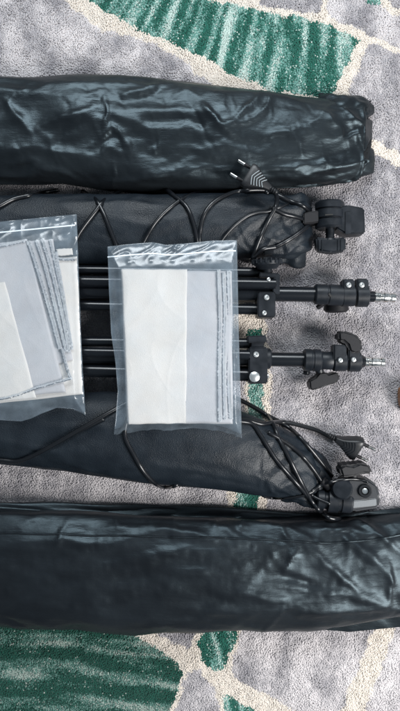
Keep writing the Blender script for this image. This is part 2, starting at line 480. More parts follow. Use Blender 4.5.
# ------------------------------------------------------------ nylon bags: a slack sleeve settles over what is packed in it
def settle(st, core_st, nx, nt_, frames_n, seed, slack=.10, crumple=.03, base=0.0, mass=.12, bend=.05):
    def d0(X, T):
        return .004*noise(X/40, T*1.2, seed) + slack*.02
    V, F = sleeve(st, nx, nt_, d0, 2.0, base + .004)
    me = bpy.data.meshes.new('sim'); me.from_pydata([tuple(v) for v in V], [], [tuple(map(int, f)) for f in F])
    o = bpy.data.objects.new('sim', me); COL.objects.link(o)
    def dc(X, T): return .0035*noise(X/45, T*1.0, seed+3) + .0025*noise(X/120, T*2, seed+9)
    Vc, Fc = sleeve(core_st, 70, 28, dc, 2.2, base + .002)
    mc = bpy.data.meshes.new('core'); mc.from_pydata([tuple(v) for v in Vc], [], [tuple(map(int, f)) for f in Fc])
    oc = bpy.data.objects.new('core', mc); COL.objects.link(oc)
    fl = bpy.data.meshes.new('fl'); fl.from_pydata([(-2,-2,base), (2,-2,base), (2,2,base), (-2,2,base)], [], [(0,1,2,3)])
    of = bpy.data.objects.new('fl', fl); COL.objects.link(of)
    for c in (oc, of):
        c.modifiers.new('c', 'COLLISION'); c.collision.thickness_outer = .0015; c.collision.cloth_friction = 25
    # ends are pulled in a little over the first frames, which crumples the sleeve lengthwise
    o.shape_key_add(name='Basis')
    md = o.modifiers.new('cloth', 'CLOTH'); s = md.settings
    s.quality = 6; s.mass = mass; s.tension_stiffness = 25; s.compression_stiffness = 25; s.shear_stiffness = 8
    s.bending_stiffness = bend; s.bending_damping = .3; s.air_damping = 1.5
    s.tension_damping = 8; s.compression_damping = 8
    s.shrink_min = -crumple; s.time_scale = 1.0
    s.use_pressure = False
    md.collision_settings.distance_min = .0015; md.collision_settings.collision_quality = 3
    md.collision_settings.use_self_collision = False
    md.point_cache.frame_start = 1; md.point_cache.frame_end = frames_n
    for f in range(1, frames_n + 1): scene.frame_set(f)
    dg = bpy.context.evaluated_depsgraph_get(); ev = o.evaluated_get(dg); m2 = ev.to_mesh()
    out = np.zeros(len(m2.vertices)*3); m2.vertices.foreach_get('co', out); out = out.reshape(-1, 3).copy(); ev.to_mesh_clear()
    for q in (o, oc, of):
        d = q.data; bpy.data.objects.remove(q); bpy.data.meshes.remove(d)
    scene.frame_set(1)
    return out, F


def upsample(V, nx, nt_):
    """twice as many rows and columns, smoothly interpolated"""
    G = V[:nx*nt_].reshape(nx, nt_, 3)
    Gp = np.roll(G, -1, 1); Gm = np.roll(G, 1, 1); Gpp = np.roll(G, -2, 1)
    H_ = np.empty((nx, nt_*2, 3)); H_[:, 0::2] = G; H_[:, 1::2] = (9*(G+Gp) - (Gm+Gpp))/16
    a = H_[:-1]; b_ = H_[1:]; mid = (a+b_)/2
    mid[1:-1] = (9*(a[1:-1]+b_[1:-1]) - (H_[:-3]+H_[3:]))/16
    O = np.empty((2*nx-1, nt_*2, 3)); O[0::2] = H_; O[1::2] = mid
    F = grid_faces(2*nx-1, nt_*2, True)
    F.append(tuple(range(nt_*2))[::-1]); F.append(tuple((2*nx-2)*nt_*2 + j for j in range(nt_*2)))
    return O, F

def random_folds(seed, x0, x1, ytop, ybot, n, length, width, height, tilt):
    r = random.Random(seed); out = []
    for i in range(n):
        x = r.uniform(x0, x1); t = r.uniform(.04, .96); y = ytop(x)*(1-t) + ybot(x)*t
        ln = r.uniform(*length); a = math.radians(r.gauss(0, tilt)); w_ = r.uniform(*width); h_ = r.uniform(*height)*r.choice((1, 1, -1))
        bend = r.uniform(-.16, .16)*ln
        p = [(x-math.cos(a)*ln/2, y-math.sin(a)*ln/2), (x-math.sin(a)*bend, y+math.cos(a)*bend), (x+math.cos(a)*ln/2, y+math.sin(a)*ln/2)]
        out.append((p, w_, h_))
    return out

def crease(V, nx, nt_, seed, folds, rough, sm=4, up=True):
    """folds: (polyline in photo pixels, half width px, height m): crested creases pushed out along the cloth normal"""
    if up: G, F = upsample(V, nx, nt_)
    else: G, F = V[:nx*nt_].reshape(nx, nt_, 3).copy(), None
    for _ in range(sm):
        A_ = (np.roll(G, 1, 1) + np.roll(G, -1, 1))/2; B_ = G.copy(); B_[1:-1] = (G[:-2] + G[2:])/2
        G = G*.4 + A_*.3 + B_*.3
    du = np.gradient(G, axis=0); dv = np.roll(G, -1, 1) - np.roll(G, 1, 1)
    Nn = np.cross(du, dv); Nn /= np.linalg.norm(Nn, axis=2, keepdims=True) + 1e-12
    if ((G - G.mean(axis=1, keepdims=True))*Nn).sum() < 0: Nn = -Nn
    kz = S*(H - G[..., 2])/H
    X = G[..., 0]/kz + 200; Y = 355.5 - G[..., 1]/kz
    Xw = X + 3.5*noise(X/16, Y/16, seed) + 1.2*noise(X/6, Y/6, seed+2); Yw = Y + 2.2*noise(X/20, Y/14, seed+4) + .8*noise(X/7, Y/6, seed+5)
    d = np.zeros(X.shape)
    for pl, wd, ht in folds:
        tot = sum(math.dist(pl[i], pl[i+1]) for i in range(len(pl)-1)); acc = 0; best = np.full(X.shape, 1e9); bt = np.zeros(X.shape); sg = np.ones(X.shape)
        for i in range(len(pl)-1):
            (ax_, ay_), (bx_, by_) = pl[i], pl[i+1]; L_ = math.dist(pl[i], pl[i+1]); ux, uy = (bx_-ax_)/L_, (by_-ay_)/L_
            t = (Xw-ax_)*ux + (Yw-ay_)*uy; tc_ = np.clip(t, 0, L_)
            cr = (Xw-ax_)*(-uy) + (Yw-ay_)*ux
            dd = np.hypot(Xw-(ax_+ux*tc_), Yw-(ay_+uy*tc_)); m_ = dd < best
            best = np.where(m_, dd, best); bt = np.where(m_, (acc+tc_)/tot, bt); sg = np.where(m_, np.sign(cr), sg); acc += L_
        prof = np.where(sg > 0, np.exp(-(np.sqrt((best/wd)**2 + .02)-.14)*1.5), np.exp(-(np.sqrt((best/(wd*.55))**2 + .02)-.14)*1.5))
        d += ht*prof*np.sin(np.pi*np.clip(bt*.86+.07, 0, 1))**.7
    d *= np.clip(Nn[..., 2]*2.2 + .5, 0, 1)
    d += rough*(noise(X/90, Y/26, seed+15) + .35*noise(X/34, Y/15, seed+17))
    G = G + Nn*d[..., None]
    G[..., 2] = np.maximum(G[..., 2], .0005)
    return G, F

def subsurf(o, n=1):
    m_ = o.modifiers.new('smooth', 'SUBSURF'); m_.levels = n; m_.render_levels = n

# ---- carry bag at the top
A = [(-90,70,188,.054),(0,72,187,.054),(50,71,189,.054),(100,69,194,.056),(160,74,199,.056),(220,80,198,.054),(280,88,194,.048),(325,95,189,.040),(348,98,183,.034),(366,104,177,.022)]
Cr = [(-90,80,176,.050),(40,82,176,.048),(100,78,184,.052),(170,86,186,.046),(220,88,188,.050),(300,100,180,.036),(345,104,176,.028),(369,108,171,.018)]
V, F = settle(A, Cr, 150, 64, 26, 2.0, slack=.16, crumple=.0)
FO = [([(4,100),(18,116),(33,134)],7,.0040), ([(40,126),(70,117),(99,107)],9,.0050), ([(52,96),(80,94),(104,96)],4,.0014), ([(104,126),(108,112),(106,97)],4,.0026),
 ([(84,118),(104,120),(128,142),(136,156)],7,.0032), ([(112,112),(150,128),(192,126)],10,.0046), ([(98,138),(112,128),(124,134)],5,.0024), ([(0,152),(40,148),(92,156)],8,.0034),
 ([(28,176),(34,166),(54,168),(76,178)],6,.0036), ([(0,164),(26,160),(52,164)],5,.0022), ([(80,160),(110,150),(150,160)],7,.0028), ([(104,182),(150,176),(196,166)],6,.0040),
 ([(118,97),(140,90),(158,84)],4,.0026), ([(134,99),(152,92),(172,86)],4,-.0026), ([(172,96),(186,90),(200,96)],4,.0020), ([(200,104),(214,116),(228,130)],6,.0040),
 ([(206,128),(232,122),(250,104),(262,90)],6,.0036), ([(228,124),(254,118),(268,104),(270,92)],4,.0034), ([(200,150),(226,144),(252,152)],7,.0028), ([(176,178),(206,166),(240,172)],6,.0040),
 ([(252,172),(300,166),(340,160)],8,.0048), ([(288,176),(330,168),(372,160)],5,.0040), ([(286,128),(300,142),(302,156)],6,.0024), ([(320,110),(340,126),(350,150)],7,.0034), ([(150,150),(190,148),(230,158)],6,.0022),
 ([(340,104),(352,118),(366,124)],4,.0030), ([(366,126),(352,132),(340,140)],5,-.0035), ([(60,82),(120,84),(180,88)],4,.0018)]
FO += random_folds(5, 0, 368, lambda x: 80+.05*x, lambda x: 186-.02*x, 70, (22, 70), (2.2, 5.0), (.0005, .0016), 34) + random_folds(55, 0, 368, lambda x: 80+.05*x, lambda x: 188-.02*x, 80, (14, 44), (1.3, 2.6), (.0003, .0008), 38)
G, F = crease(V, 150, 64, 21.0, FO, .0022)
bag1 = thing('carry_bag', P(140, 132, 0), 'shiny black nylon carry bag with crumpled folds, lying on the striped green carpet', 'carry bag', 'black nylon carry bags')
o = build('bag_sleeve', G, F, M_nylon, bag1); solid(G, F)
# crumpled tail of the closed end, tucked under at the right
def tail(name, st, seed, parent, m, amp=.002):
    def d(X, T): return amp*(noise(X/10, T*1.6, seed) + .7*noise(X/22, T*2.6, seed+2))
    V, F = sleeve(st, 40, 40, d, 2.0); o = build(name, V, F, m, parent); subsurf(o); solid(V, F); return o
tail('closed_end', [(318,92,150,.016),(336,95,132,.030),(352,96,122,.026),(366,99,119,.020),(374,106,114,.008)], 4.0, bag1, M_nylon)
tail('end_corner', [(338,138,178,.018),(354,140,177,.022),(368,145,175,.018),(374,150,173,.010)], 6.0, bag1, M_nylon, .0012)
mb = MB(); sweep(mb, [P(x, 75.8+1.5*math.sin(x/37)+(.05*max(0,x-140)), .026) for x in range(-80, 330, 6)], .0009, 6)
# ---- carry bag at the bottom
A = [(-90,494,634,.058),(0,496,637,.058),(60,496,645,.060),(130,497,652,.060),(200,501,651,.060),(260,505,645,.058),(320,513,641,.054),(370,511,635,.048),(400,507,629,.044),(480,500,616,.038)]
Cr = [(-90,516,620,.056),(60,516,625,.056),(130,518,630,.056),(220,522,626,.054),(300,524,628,.048),(370,522,618,.040),(470,512,604,.032)]
V, F = settle(A, Cr, 150, 64, 26, 31.0, slack=.12, crumple=.0)
FO = [([(-60,553),(40,555),(120,556)],6,-.0026), ([(-20,545),(60,540),(140,548)],8,.0020), ([(50,587),(90,585),(150,588)],4,.0014), ([(64,534),(58,545),(66,520)],4,.0022),
 ([(100,540),(170,530),(230,544),(300,562)],7,.0034), ([(190,548),(230,540),(262,552),(310,566)],6,-.0030), ([(150,570),(220,566),(280,572)],6,.0018), ([(282,572),(290,560),(296,548)],4,.0034),
 ([(300,540),(330,566),(360,592),(386,604)],9,.0050), ([(290,586),(340,594),(386,604)],7,.0040), ([(300,612),(346,610),(386,605)],7,.0036), ([(330,530),(368,552),(400,588)],9,.0042),
 ([(300,528),(350,530),(420,545)],7,.0032), ([(280,526),(290,540),(296,548)],4,.0026), ([(386,560),(392,584),(388,602)],5,.0034), ([(230,590),(290,600),(340,600)],8,.0026), ([(170,606),(230,612),(300,606)],8,.0018),
 ([(117,516),(118,526)],2.5,.0016), ([(143,516),(144,523)],2.5,.0014), ([(151,516),(152,525)],2.5,.0014), ([(172,516),(174,530)],3,.0020), ([(214,518),(216,530)],3,.0018), ([(241,519),(240,532)],3,.0018)]
FO += [([(90,530),(150,526),(220,536)],6,.0030), ([(120,560),(190,548),(250,556)],7,.0030), ([(205,520),(240,536),(290,548)],6,.0038), ([(240,520),(290,528),(330,548)],6,.0034), ([(60,570),(140,574),(230,584)],5,-.0018), ([(180,586),(240,580),(300,588)],6,.0024), ([(250,566),(300,580),(350,598)],5,-.0030), ([(345,515),(375,530),(410,560)],6,.0034)]
FO += random_folds(8, -20, 240, lambda x: 518, lambda x: 634, 52, (50, 150), (2.5, 6.0), (.0006, .0016), 8)
FO += random_folds(9, 210, 400, lambda x: 518, lambda x: 622, 34, (30, 90), (2.5, 5.5), (.0006, .0017), 20) + random_folds(59, 200, 400, lambda x: 518, lambda x: 626, 50, (14, 50), (1.3, 2.6), (.0003, .0007), 24)
G, F = crease(V, 150, 64, 47.0, FO, .0014)
bag2 = thing('carry_bag', P(200, 570, 0), 'wide black nylon carry bag with a stitched hem, nearest the bottom of the photo', 'carry bag', 'black nylon carry bags')
o = build('bag_sleeve', G, F, M_nylon2, bag2); solid(G, F)

def surf_y(G, X, Yw, off=.0006):
    """highest point of the grid near a world xy"""
    d = (G[..., 0]-X)**2 + (G[..., 1]-Yw)**2 + np.where(G[..., 2] < .012, 1, 0)
    k = np.unravel_index(np.argmin(d), d.shape); return Vector(G[k]) + Vector((0, 0, off))

# hem seam: a raised double-stitched band that follows the upper edge of the bag
pts = []
for px in range(-60, 430, 4):
    i = int(np.argmin(np.abs(G[:, 20, 0] - P(px, 510, .045)[0])))
    j = 20
    pts.append(Vector(G[i, j]) + Vector((0, .0004, .0004)))
mb = MB(); sweep(mb, spline(pts, 2), .0011, 8); mb.build('hem_piping', M_nylon2, bag2)
# loose bottom layer of the bag's open end, showing under the upper layer at the right
def flap(name, top, bot, z, m, parent, seed):
    n = 60; V = []; F = []
    for i in range(n):
        t = i/(n-1); 
        for j in range(8):
            s = j/7; a = np.interp(t, np.linspace(0, 1, len(top)), [q[0] for q in top]); ay = np.interp(t, np.linspace(0, 1, len(top)), [q[1] for q in top])
            b0 = np.interp(t, np.linspace(0, 1, len(bot)), [q[0] for q in bot]); by = np.interp(t, np.linspace(0, 1, len(bot)), [q[1] for q in bot])
            zz = z*(1-.8*s) + .0015*float(noise(t*9, s*2, seed)); V.append(P(a+(b0-a)*s, ay+(by-ay)*s, zz))
    m_ = len(V); V2 = V + [v - Vector((0, 0, .0006)) for v in V]
    f = grid_faces(n, 8); F = f + [tuple(q+m_ for q in k[::-1]) for k in f]
    return build(name, V2, F, m, parent)
flap('under_layer', [(296,600),(350,600),(440,580)], [(300,628),(350,632),(400,627),(440,618)], .010, M_nylon, bag2, 5.)

# ------------------------------------------------------------ folded softboxes, each tied with its own cord
def bundle_disp(seed, gather0, gather1):
    def d(X, T):
        g = np.clip((X-gather0)/(gather1-gather0), 0, 1)
        long_ = .0016*noise(X/90, T*1.3, seed) + .0010*np.clip(ridge(noise(X/70, T*1.8, seed+2)), 0, 1)**2
        pl = .0024*g*np.sin(T*7 + 2.5*noise(X/20, T, seed)) + .002*g*noise(X/9, T*3, seed+4)
        return long_ + pl
    return d

def plug(parent, c, ang, z, roll=0.0, M_ridge=M_ridge, fat=1.0):
    """flat two-pin plug: c pixel centre of the wide front, ang = direction the pins point (deg, picture: up is +)"""
    a = math.radians(ang); ax = Vector((math.cos(a), math.sin(a), 0)); ay = Vector((-ax.y*math.cos(roll), ax.x*math.cos(roll), math.sin(roll))); az = ax.cross(ay)
    o = P(c[0], c[1], z)
    mb = MB()   # body: wide front tapering back to the cable, lofted rounded sections
    secs = [(.0, .0135, .0052), (-.0015, .0146, .0062), (-.005, .0146, .0068), (-.010, .0126, .0068), (-.018, .0082, .0062), (-.024, .0050, .0050), (-.031, .0034, .0036)]
    V = []; K = 24
    for (t, hw, hh) in secs:
        hh *= fat
        for j in range(K):
            th = 2*math.pi*j/K; cc, ss = math.cos(th), math.sin(th); e = .45
            V.append(o + ax*t + ay*(hw*math.copysign(abs(cc)**e, cc)) + az*(hh*math.copysign(abs(ss)**e, ss)))
    F = grid_faces(len(secs), K, True); F.append(tuple(range(K))[::-1]); F.append(tuple((len(secs)-1)*K + j for j in range(K)))
    mb.add(V, F); body = mb.build('plug', M_plug, parent, angle=50)
    for s in (-1, 1):
        q = MB(); p0 = o + ay*(s*.0088) - ax*.002
        sweep(q, [p0, p0 + ax*.010], .0021, 14); q.build('pin_sleeve', M_matt, body)
        q = MB(); sweep(q, [p0 + ax*.010, p0 + ax*.0185, p0 + ax*.0192], [.0019, .0019, .0010], 14); q.build('pin', M_chrome, body)
    if True:
        q = MB()
        for k in range(5):       # chevron grip ridges across the taper
            t = -.0065 - k*.0032; hw = np.interp(-t, [.005, .010, .018, .024], [.0146, .0126, .0082, .0050])*.84
            zt = np.interp(-t, [.005, .010, .018, .024], [.0068, .0068, .0062, .0050])
            sweep(q, [o + ax*(t-.004*abs(u)) + ay*u*hw*(1-.22*abs(u)) + az*(zt*fat + .0001) for u in (-1, -.5, 0, .5, 1)], .00042, 6)
        q.build('grip_ridges', M_ridge, body)
    q = MB(); base = o - ax*.029
    for k in range(4): lathe(q, base - ax*(.0012 + .0026*k), base - ax*(.0030 + .0026*k), [(0, .0026-.0002*k), (.3, .0036-.0002*k), (1, .0036-.0002*k), (1.3, .0026)], 16)
    rod(q, base, base - ax*.012, .0021, k=16); q.build('strain_relief', M_plug, body)
    return base - ax*.012

def cord(parent, ctrl, r=.0026, squash=1.0, name='cord', lift=0.0, tuck=0, tuck0=0):
    pp = spline([(x, y, 0) for x, y, z in ctrl], 12); n = len(pp); zz = [z for x, y, z in ctrl]
    Z = np.interp(np.linspace(0, len(zz)-1, n), range(len(zz)), zz)*0 + .03
    for it in range(4):
        for i, p in enumerate(pp):
            q = P(p.x, p.y, Z[i]); Z[i] = top_z(q.x, q.y) + r*.85 + lift
    D = Z.copy()      # the cord bridges dips: a taut upper envelope, then rounded
    for it in range(30):
        D[1:-1] = np.maximum(Z[1:-1], (D[:-2] + D[2:])/2*.75 + .25*D[1:-1] - .00004)
    D2 = D.copy()
    for it in range(3): D2[1:-1] = np.maximum(D[1:-1]-.0006, (D2[:-2]+D2[1:-1]+D2[2:])/3)
    for i in range(tuck): D2[n-1-i] = D2[n-1-i]*(i/tuck)**.6 + .006*(1-(i/tuck)**.6)
    for i in range(tuck0): D2[i] = D2[i]*(i/tuck0)**.6 + .006*(1-(i/tuck0)**.6)
    pts = [P(p.x, p.y, z) for p, z in zip(pp, D2)]
    mb = MB(); sweep(mb, pts, r, 12, squash); return mb.build(name, M_cord, parent, angle=0)

# upper softbox
sb1 = thing('folded_softbox', P(150, 228, 0), 'folded black softbox tied with its cord, its plug resting on the upper carry bag', 'softbox', 'folded softboxes')
st = [(-90,200,262,.050),(0,197,260,.052),(60,196,262,.054),(120,195,266,.054),(190,194,262,.054),(240,193,258,.050),(270,195,256,.044),(290,198,258,.038),(304,196,252,.030),(311,203,246,.018)]
V, F = sleeve(st, 260, 90, bundle_disp(3.0, 262, 302))
FO = [([(206,262),(232,240),(266,212)],6,.0030), ([(240,262),(262,246),(294,214)],5,.0030), ([(250,206),(280,208),(304,206)],4,.0026), ([(258,236),(282,240),(306,226)],5,.0030), ([(262,252),(284,252),(300,240)],5,.0028), ([(270,222),(290,226),(308,216)],4,-.0026),
 ([(-20,244),(60,240),(110,250)],7,.0018), ([(60,204),(120,202),(180,206)],5,.0014), ([(104,216),(150,226),(196,214)],8,.0020), ([(150,250),(180,236),(210,240)],7,.0020)]
FO += random_folds(15, -20, 250, lambda x: 200, lambda x: 258, 26, (30, 110), (3, 7), (.0003, .0010), 14) + random_folds(16, 240, 306, lambda x: 200, lambda x: 256, 22, (16, 44), (2.2, 4.5), (.0008, .0020), 40)
G, _ = crease(V, 260, 90, 63.0, FO, .0010, 1, False); V[:260*90] = G.reshape(-1, 3)
body = build('softbox_fabric', V, F, M_grain, sb1); solid(V, F)
st = [(262,214,262,.016),(285,216,264,.020),(300,218,268,.018),(306,226,266,.008)]
tail('loose_fabric_edge', st, 9.0, sb1, M_grain, .0022)

# swivel bracket with its knob
def bracket(parent, x0, y0, x1, y1, yk, z=.022):
    pass
br = MB()
z = .024
lathe(br, P(329.5, 202, z), P(329.5, 229, z), [(0, .0155), (.06, .0175), (.27, .0175), (.29, .0158), (.33, .0158), (.35, .0182), (.62, .0182), (.64, .0160), (.68, .0160), (.70, .0175), (.94, .0175), (1, .0155)], 48)
brk = br.build('swivel_bracket', M_plastic, sb1, angle=30); solid(br.V, br.F)
q = MB(); prism(q, P2([(334,209),(346,207),(362,210),(363,235),(344,236),(334,230)], z), .010, .036, .0018, 3); q.build('bracket_arm', M_plastic, brk)
q = MB(); prism(q, P2([(302,214),(318,212),(318,224),(302,226)], z), .012, .034, .0015); q.build('bracket_neck', M_matt, brk)
q = MB(); prism(q, P2([(345,212),(351,211.5),(351,234),(345,234.5)], .036), .0355, .0372, .0005); q.build('raised_rib', M_plastic, brk)
kn = MB(); rod(kn, P(330, 228, z), P(330, 243, z), .0052); lathe(kn, P(330, 239, z), P(330, 241, z), [(0, .008), (1, .009)], 24)
knob = kn.build('knob_stem', M_plastic, brk)
q = MB(); prism(q, P2([(314.5,238),(328,239.5),(344.5,238),(344,252),(330,254),(316,251.5)], z), .016, .033, .0022, 3)
for dx in (-11, -8, 8, 11): rod(q, P(330+dx, 240, .0332), P(330+dx, 251, .0332), .0009, .0003, 8)
q.build('knob', M_plastic, brk)
q = MB(); prism(q, P2([(325,214.2),(333,213.8),(333,215.2),(325,215.6)], .042), .0412, .0424, .0002); q.build('index_mark', M_slot, brk)
# small stud of the softbox ring that pokes out over the stand
q = MB(); prism(q, P2([(262,244),(272,243),(273,255),(263,256)], .03), .022, .040, .0012); q.build('ring_stud', M_plastic, sb1)

e = plug(sb1, (246.7, 174.5), 149, .066)
u = lambda z: z
ex, ey = 265, 186
cord(sb1, [(262,182.5,.066),(268,187,.065),(276,194,.062),(290,201,.060),(303,206,.056),(311,214,.046),(309,224,.038),(299,233,.040),(287,241,.040),(276,247,.038)], name='cord')
cord(sb1, [(276,247,.036),(262,250,.030),(250,262,.020)], name='cord')
cord(sb1, [(282,196,.058),(270,191,.064),(252,190,.064),(232,193,.062),(214,202,.061),(204,215,.060),(200,232,.058),(199,245,.055)])
cord(sb1, [(264,181,.063),(272,189,.067),(277,197,.064),(275,208,.060),(268,221,.058),(260,238,.052),(254,254,.045),(252,262,.030)])
cord(sb1, [(266,193,.068),(273,190,.070),(280,194,.068)], r=.0030)
cord(sb1, [(-20,216,.056),(0,206,.057),(14,199,.056),(32,195,.055),(58,190,.052)], tuck=14)
cord(sb1, [(82,191,.052),(95,199,.058),(103,212,.060),(111,232,.060),(118,250,.055),(121,262,.04)], tuck0=16)
cord(sb1, [(124,189,.052),(105,200,.0595),(95,212,.061),(80,232,.060),(70,252,.055)], tuck0=16)
cord(sb1, [(163,187,.050),(172,194,.056),(186,206,.060),(193,222,.061),(197,240,.058),(199,262,.045)], tuck0=12)
cord(sb1, [(210,189,.054),(188,196,.058),(172,206,.060),(155,223,.060),(142,245,.057)], r=.0022, tuck0=16)
cord(sb1, [(288,204,.050),(270,211,.0535),(248,216,.056),(225,236,.055),(212,262,.045)], r=.0016)
cord(sb1, [(312,222,.036),(296,217,.040),(284,214,.046),(272,208,.052)], r=.0026)

# lower softbox
sb2 = thing('folded_softbox', P(150, 445, 0), 'folded black softbox tied with cord, below the clear bags and above the wide carry bag', 'softbox', 'folded softboxes')
st = [(-90,398,462,.050),(0,398,463,.052),(60,394,470,.056),(120,392,479,.060),(180,396,486,.062),(230,408,491,.060),(262,420,495,.054),(288,431,497,.046),(310,446,500,.034),(322,460,498,.018)]
V, F = sleeve(st, 260, 96, bundle_disp(13.0, 272, 318))
FO = [([(262,480),(290,462),(312,452)],5,.0034), ([(268,492),(296,478),(318,470)],5,.0032), ([(250,446),(280,452),(312,462)],5,.0030), ([(280,440),(296,456),(316,466)],4,-.0030), ([(290,490),(304,480),(320,478)],4,.0028), ([(240,470),(262,476),(290,492)],6,.0022),
 ([(0,440),(60,452),(120,444)],7,.0018), ([(90,470),(150,462),(220,474)],7,.0020), ([(120,420),(170,430),(240,440)],8,.0018)]
FO += random_folds(17, -20, 260, lambda x: 415+.06*x, lambda x: 460+.1*x, 26, (30, 110), (3, 7), (.0003, .0010), 14) + random_folds(18, 262, 318, lambda x: 436, lambda x: 496, 24, (16, 44), (2.2, 4.5), (.0008, .0020), 45)
G, _ = crease(V, 260, 96, 73.0, FO, .0010, 1, False); V[:260*96] = G.reshape(-1, 3)
build('softbox_fabric', V, F, M_grain, sb2); solid(V, F)
tail('loose_fabric_edge', [(280,440,500,.026),(305,446,506,.030),(322,455,508,.024),(332,468,504,.010)], 19.0, sb2, M_grain, .0028)
z = .024
q = MB(); prism(q, P2([(338,480),(348,476),(366,477),(375,483),(378,495),(377,506),(352,510),(338,506)], z), .006, .036, .0034, 3)
lathe(q, P(316, 499, .024), P(352, 502, .026), [(0,.0100),(.04,.0122),(.20,.0126),(.23,.0108),(.30,.0108),(.33,.0142),(.60,.0144),(.63,.0122),(.68,.0122),(.71,.0134),(.94,.0134),(1,.0118)], 44)
lathe(q, P(342, 489, .020), P(342, 489, .043), [(0,.0120),(.86,.0124),(1,.0104)], 40)
brk = q.build('swivel_bracket', M_plastic, sb2, angle=30); solid(q.V, q.F)
q = MB(); lathe(q, P(365, 491, .0350), P(365, 491, .0405), [(0, .0072), (.7, .0080), (1, .0070), (1.0, .0048), (.2, .0042)], 32); q.build('bolt_ring', M_plug, brk)
q = MB(); lathe(q, P(365, 491, .0350), P(365, 491, .0385), [(0, .0036), (.9, .0036), (1, .0028)], 20); q.build('bolt_head', M_screw, brk)
q = MB(); prism(q, P2([(351,501),(376.5,498.5),(377,506),(353,508.5)], .038), .0340, .0375, .0010); q.build('bracket_face', M_label, brk)
q = MB(); rod(q, P(353, 484, .030), P(353, 470, .030), .0055); rod(q, P(330, 488, .03), P(322, 480, .03), .0050); q.build('knob_stem', M_matt, brk)
q = MB(); prism(q, P2([(337,466),(343,462.5),(351,464),(358,461),(367,463),(371,473),(362,472),(352,475),(340,476)], .034), .018, .046, .003, 3); q.build('knob', M_matt, brk)
plug(sb2, (359, 449.5), -25, .024, roll=.38, M_ridge=M_plastic, fat=1.35)
cord(sb2, [(333,439,.030),(325,434.5,.03),(316,430,.026),(302,426,.024),(288,423,.028),(275,422,.036),(262,424,.048),(250,421,.052),(238,420,.052)])
cord(sb2, [(236,398,.048),(250,405,.050),(265,414,.054),(273,424,.057),(279,439,.056),(289,458,.054),(300,480,.050),(311,500,.056),(320,511,.064),(330,518,.066),(342,519,.066)], tuck=8)
cord(sb2, [(268,432,.05),(288,444,.05),(304,458,.05),(318,476,.04),(330,496,.03)], r=.0024, tuck=8)
cord(sb2, [(238,421,.052),(252,424,.056),(261,436,.058),(275,458,.056),(290,476,.052),(304,492,.048),(314,504,.040)])
cord(sb2, [(264,414,.050),(276,420,.052),(292,430,.046),(306,444,.044),(321,462,.036),(332,476,.030)])
cord(sb2, [(330,504,.030),(312,495,.040),(318,487,.044),(334,481,.046),(354,479,.043),(368,482,.030)], r=.0019)
cord(sb2, [(318,489,.030),(304,495,.016),(284,498,.008),(266,497,.010),(256,490,.022)], r=.0018, tuck=12)
cord(sb2, [(-30,458,.030),(0,460,.020),(18,461,.020),(36,454,.044),(58,442,.054),(84,427,.057),(112,411,.054),(130,402,.05),(148,399,.05)])
cord(sb2, [(-30,462,.020),(10,461,.024),(26,459,.030),(50,446,.052),(84,429,.058),(104,419,.056)], r=.0016)
cord(sb2, [(136,408,.05),(128,418,.055),(125,436,.061),(134,455,.058),(144,472,.048),(156,484,.026),(166,487,.014),(176,485,.010),(182,478,.012)], tuck=14)

# ------------------------------------------------------------ light stands, folded
def screw(parent, p, r=.0026, up=(0,0,1), name='screw', m=None):
    up = Vector(up); q = MB(); p = Vector(p)
    lathe(q, p - up*.001, p + up*.0016, [(0, r), (.6, r), (.9, r*.85), (1.0, r*.5), (1.0, r*.45), (.7, r*.35)], 20)
    return q.build(name, m or M_screw, parent)

def hrod(x0, y0, x1, y1, z, wpx, name, m, parent, ch=.0008):
    q = MB(); rod(q, P(x0, y0, z), P(x1, y1, z), L(wpx, z)/2, ch); return q.build(name, m, parent, angle=35)

def end_pieces(parent, x, yc, z, sl, lay):
    pass

# stand 1 (upper)
s1 = thing('light_stand', P(200, 290, 0), 'folded black light stand with a round clamp knob, upper of the two', 'light stand', 'folded light stands')
zt = .036
ax0, ay0, ax1, ay1 = -70, 288, 394, 298
yy = lambda x: 291.0 + (x-240)*(297.5-291.0)/(394-240)
pole = hrod(-80, 289, 318, yy(318)+.2, zt, 15.0, 'pole', M_tube, s1)
hrod(-80, 268, 262, 272.5, .034, 10, 'leg', M_tube, s1)
hrod(-80, 279, 276, 284.0, .046, 11, 'leg', M_tube, s1)
hrod(-80, 302, 262, 309.5, .034, 10.5, 'leg', M_tube, s1)
hrod(-80, 294, 262, 298, .018, 9, 'brace', M_tube, s1)
q = MB(); lathe(q, P(314, yy(314), zt), P(346, yy(346), zt), [(0,.0105),(.05,.0122),(.38,.0124),(.40,.0118),(.44,.0118),(.46,.0126),(.95,.0126),(1,.0112)], 40)
col = q.build('collar', M_plastic, s1, angle=30)
q = MB(); prism(q, P2([(328,yy(328)-1),(330,yy(330)-2),(332,yy(330)+2),(330,yy(330)+2)], .049), .047, .0492, .0003); q.build('index_mark', M_slot, col)
for (xa, xb, yt_, xs_) in ((341.5, 354.2, 279.5, 348.5), (355.4, 367.8, 279, 361.6)):
    yc = yy((xa+xb)/2); q = MB()
    lathe(q, P(xa, yc, zt), P(xb, yc, zt), [(0,.0118),(.06,.0130),(.94,.0130),(1,.0118)], 40)
    prism(q, P2([(xa+.4,yt_),(xb-.4,yt_),(xb-.4,yc-3),(xa+.4,yc-3)], .042), .028, .0475, .0016, 3)
    c_ = q.build('clamp_ring', M_plastic, s1, angle=30)
    screw(c_, P(xs_, 285, .0480), .0034)
q = MB()   # round knob seen from its edge under the clamp
for k in range(1): lathe(q, P(336, 301, .020), P(336, 312, .018), [(0,.007),(.2,.014),(.8,.0155),(1,.012)], 40)
kk = q.build('knob', M_matt, s1, angle=25)
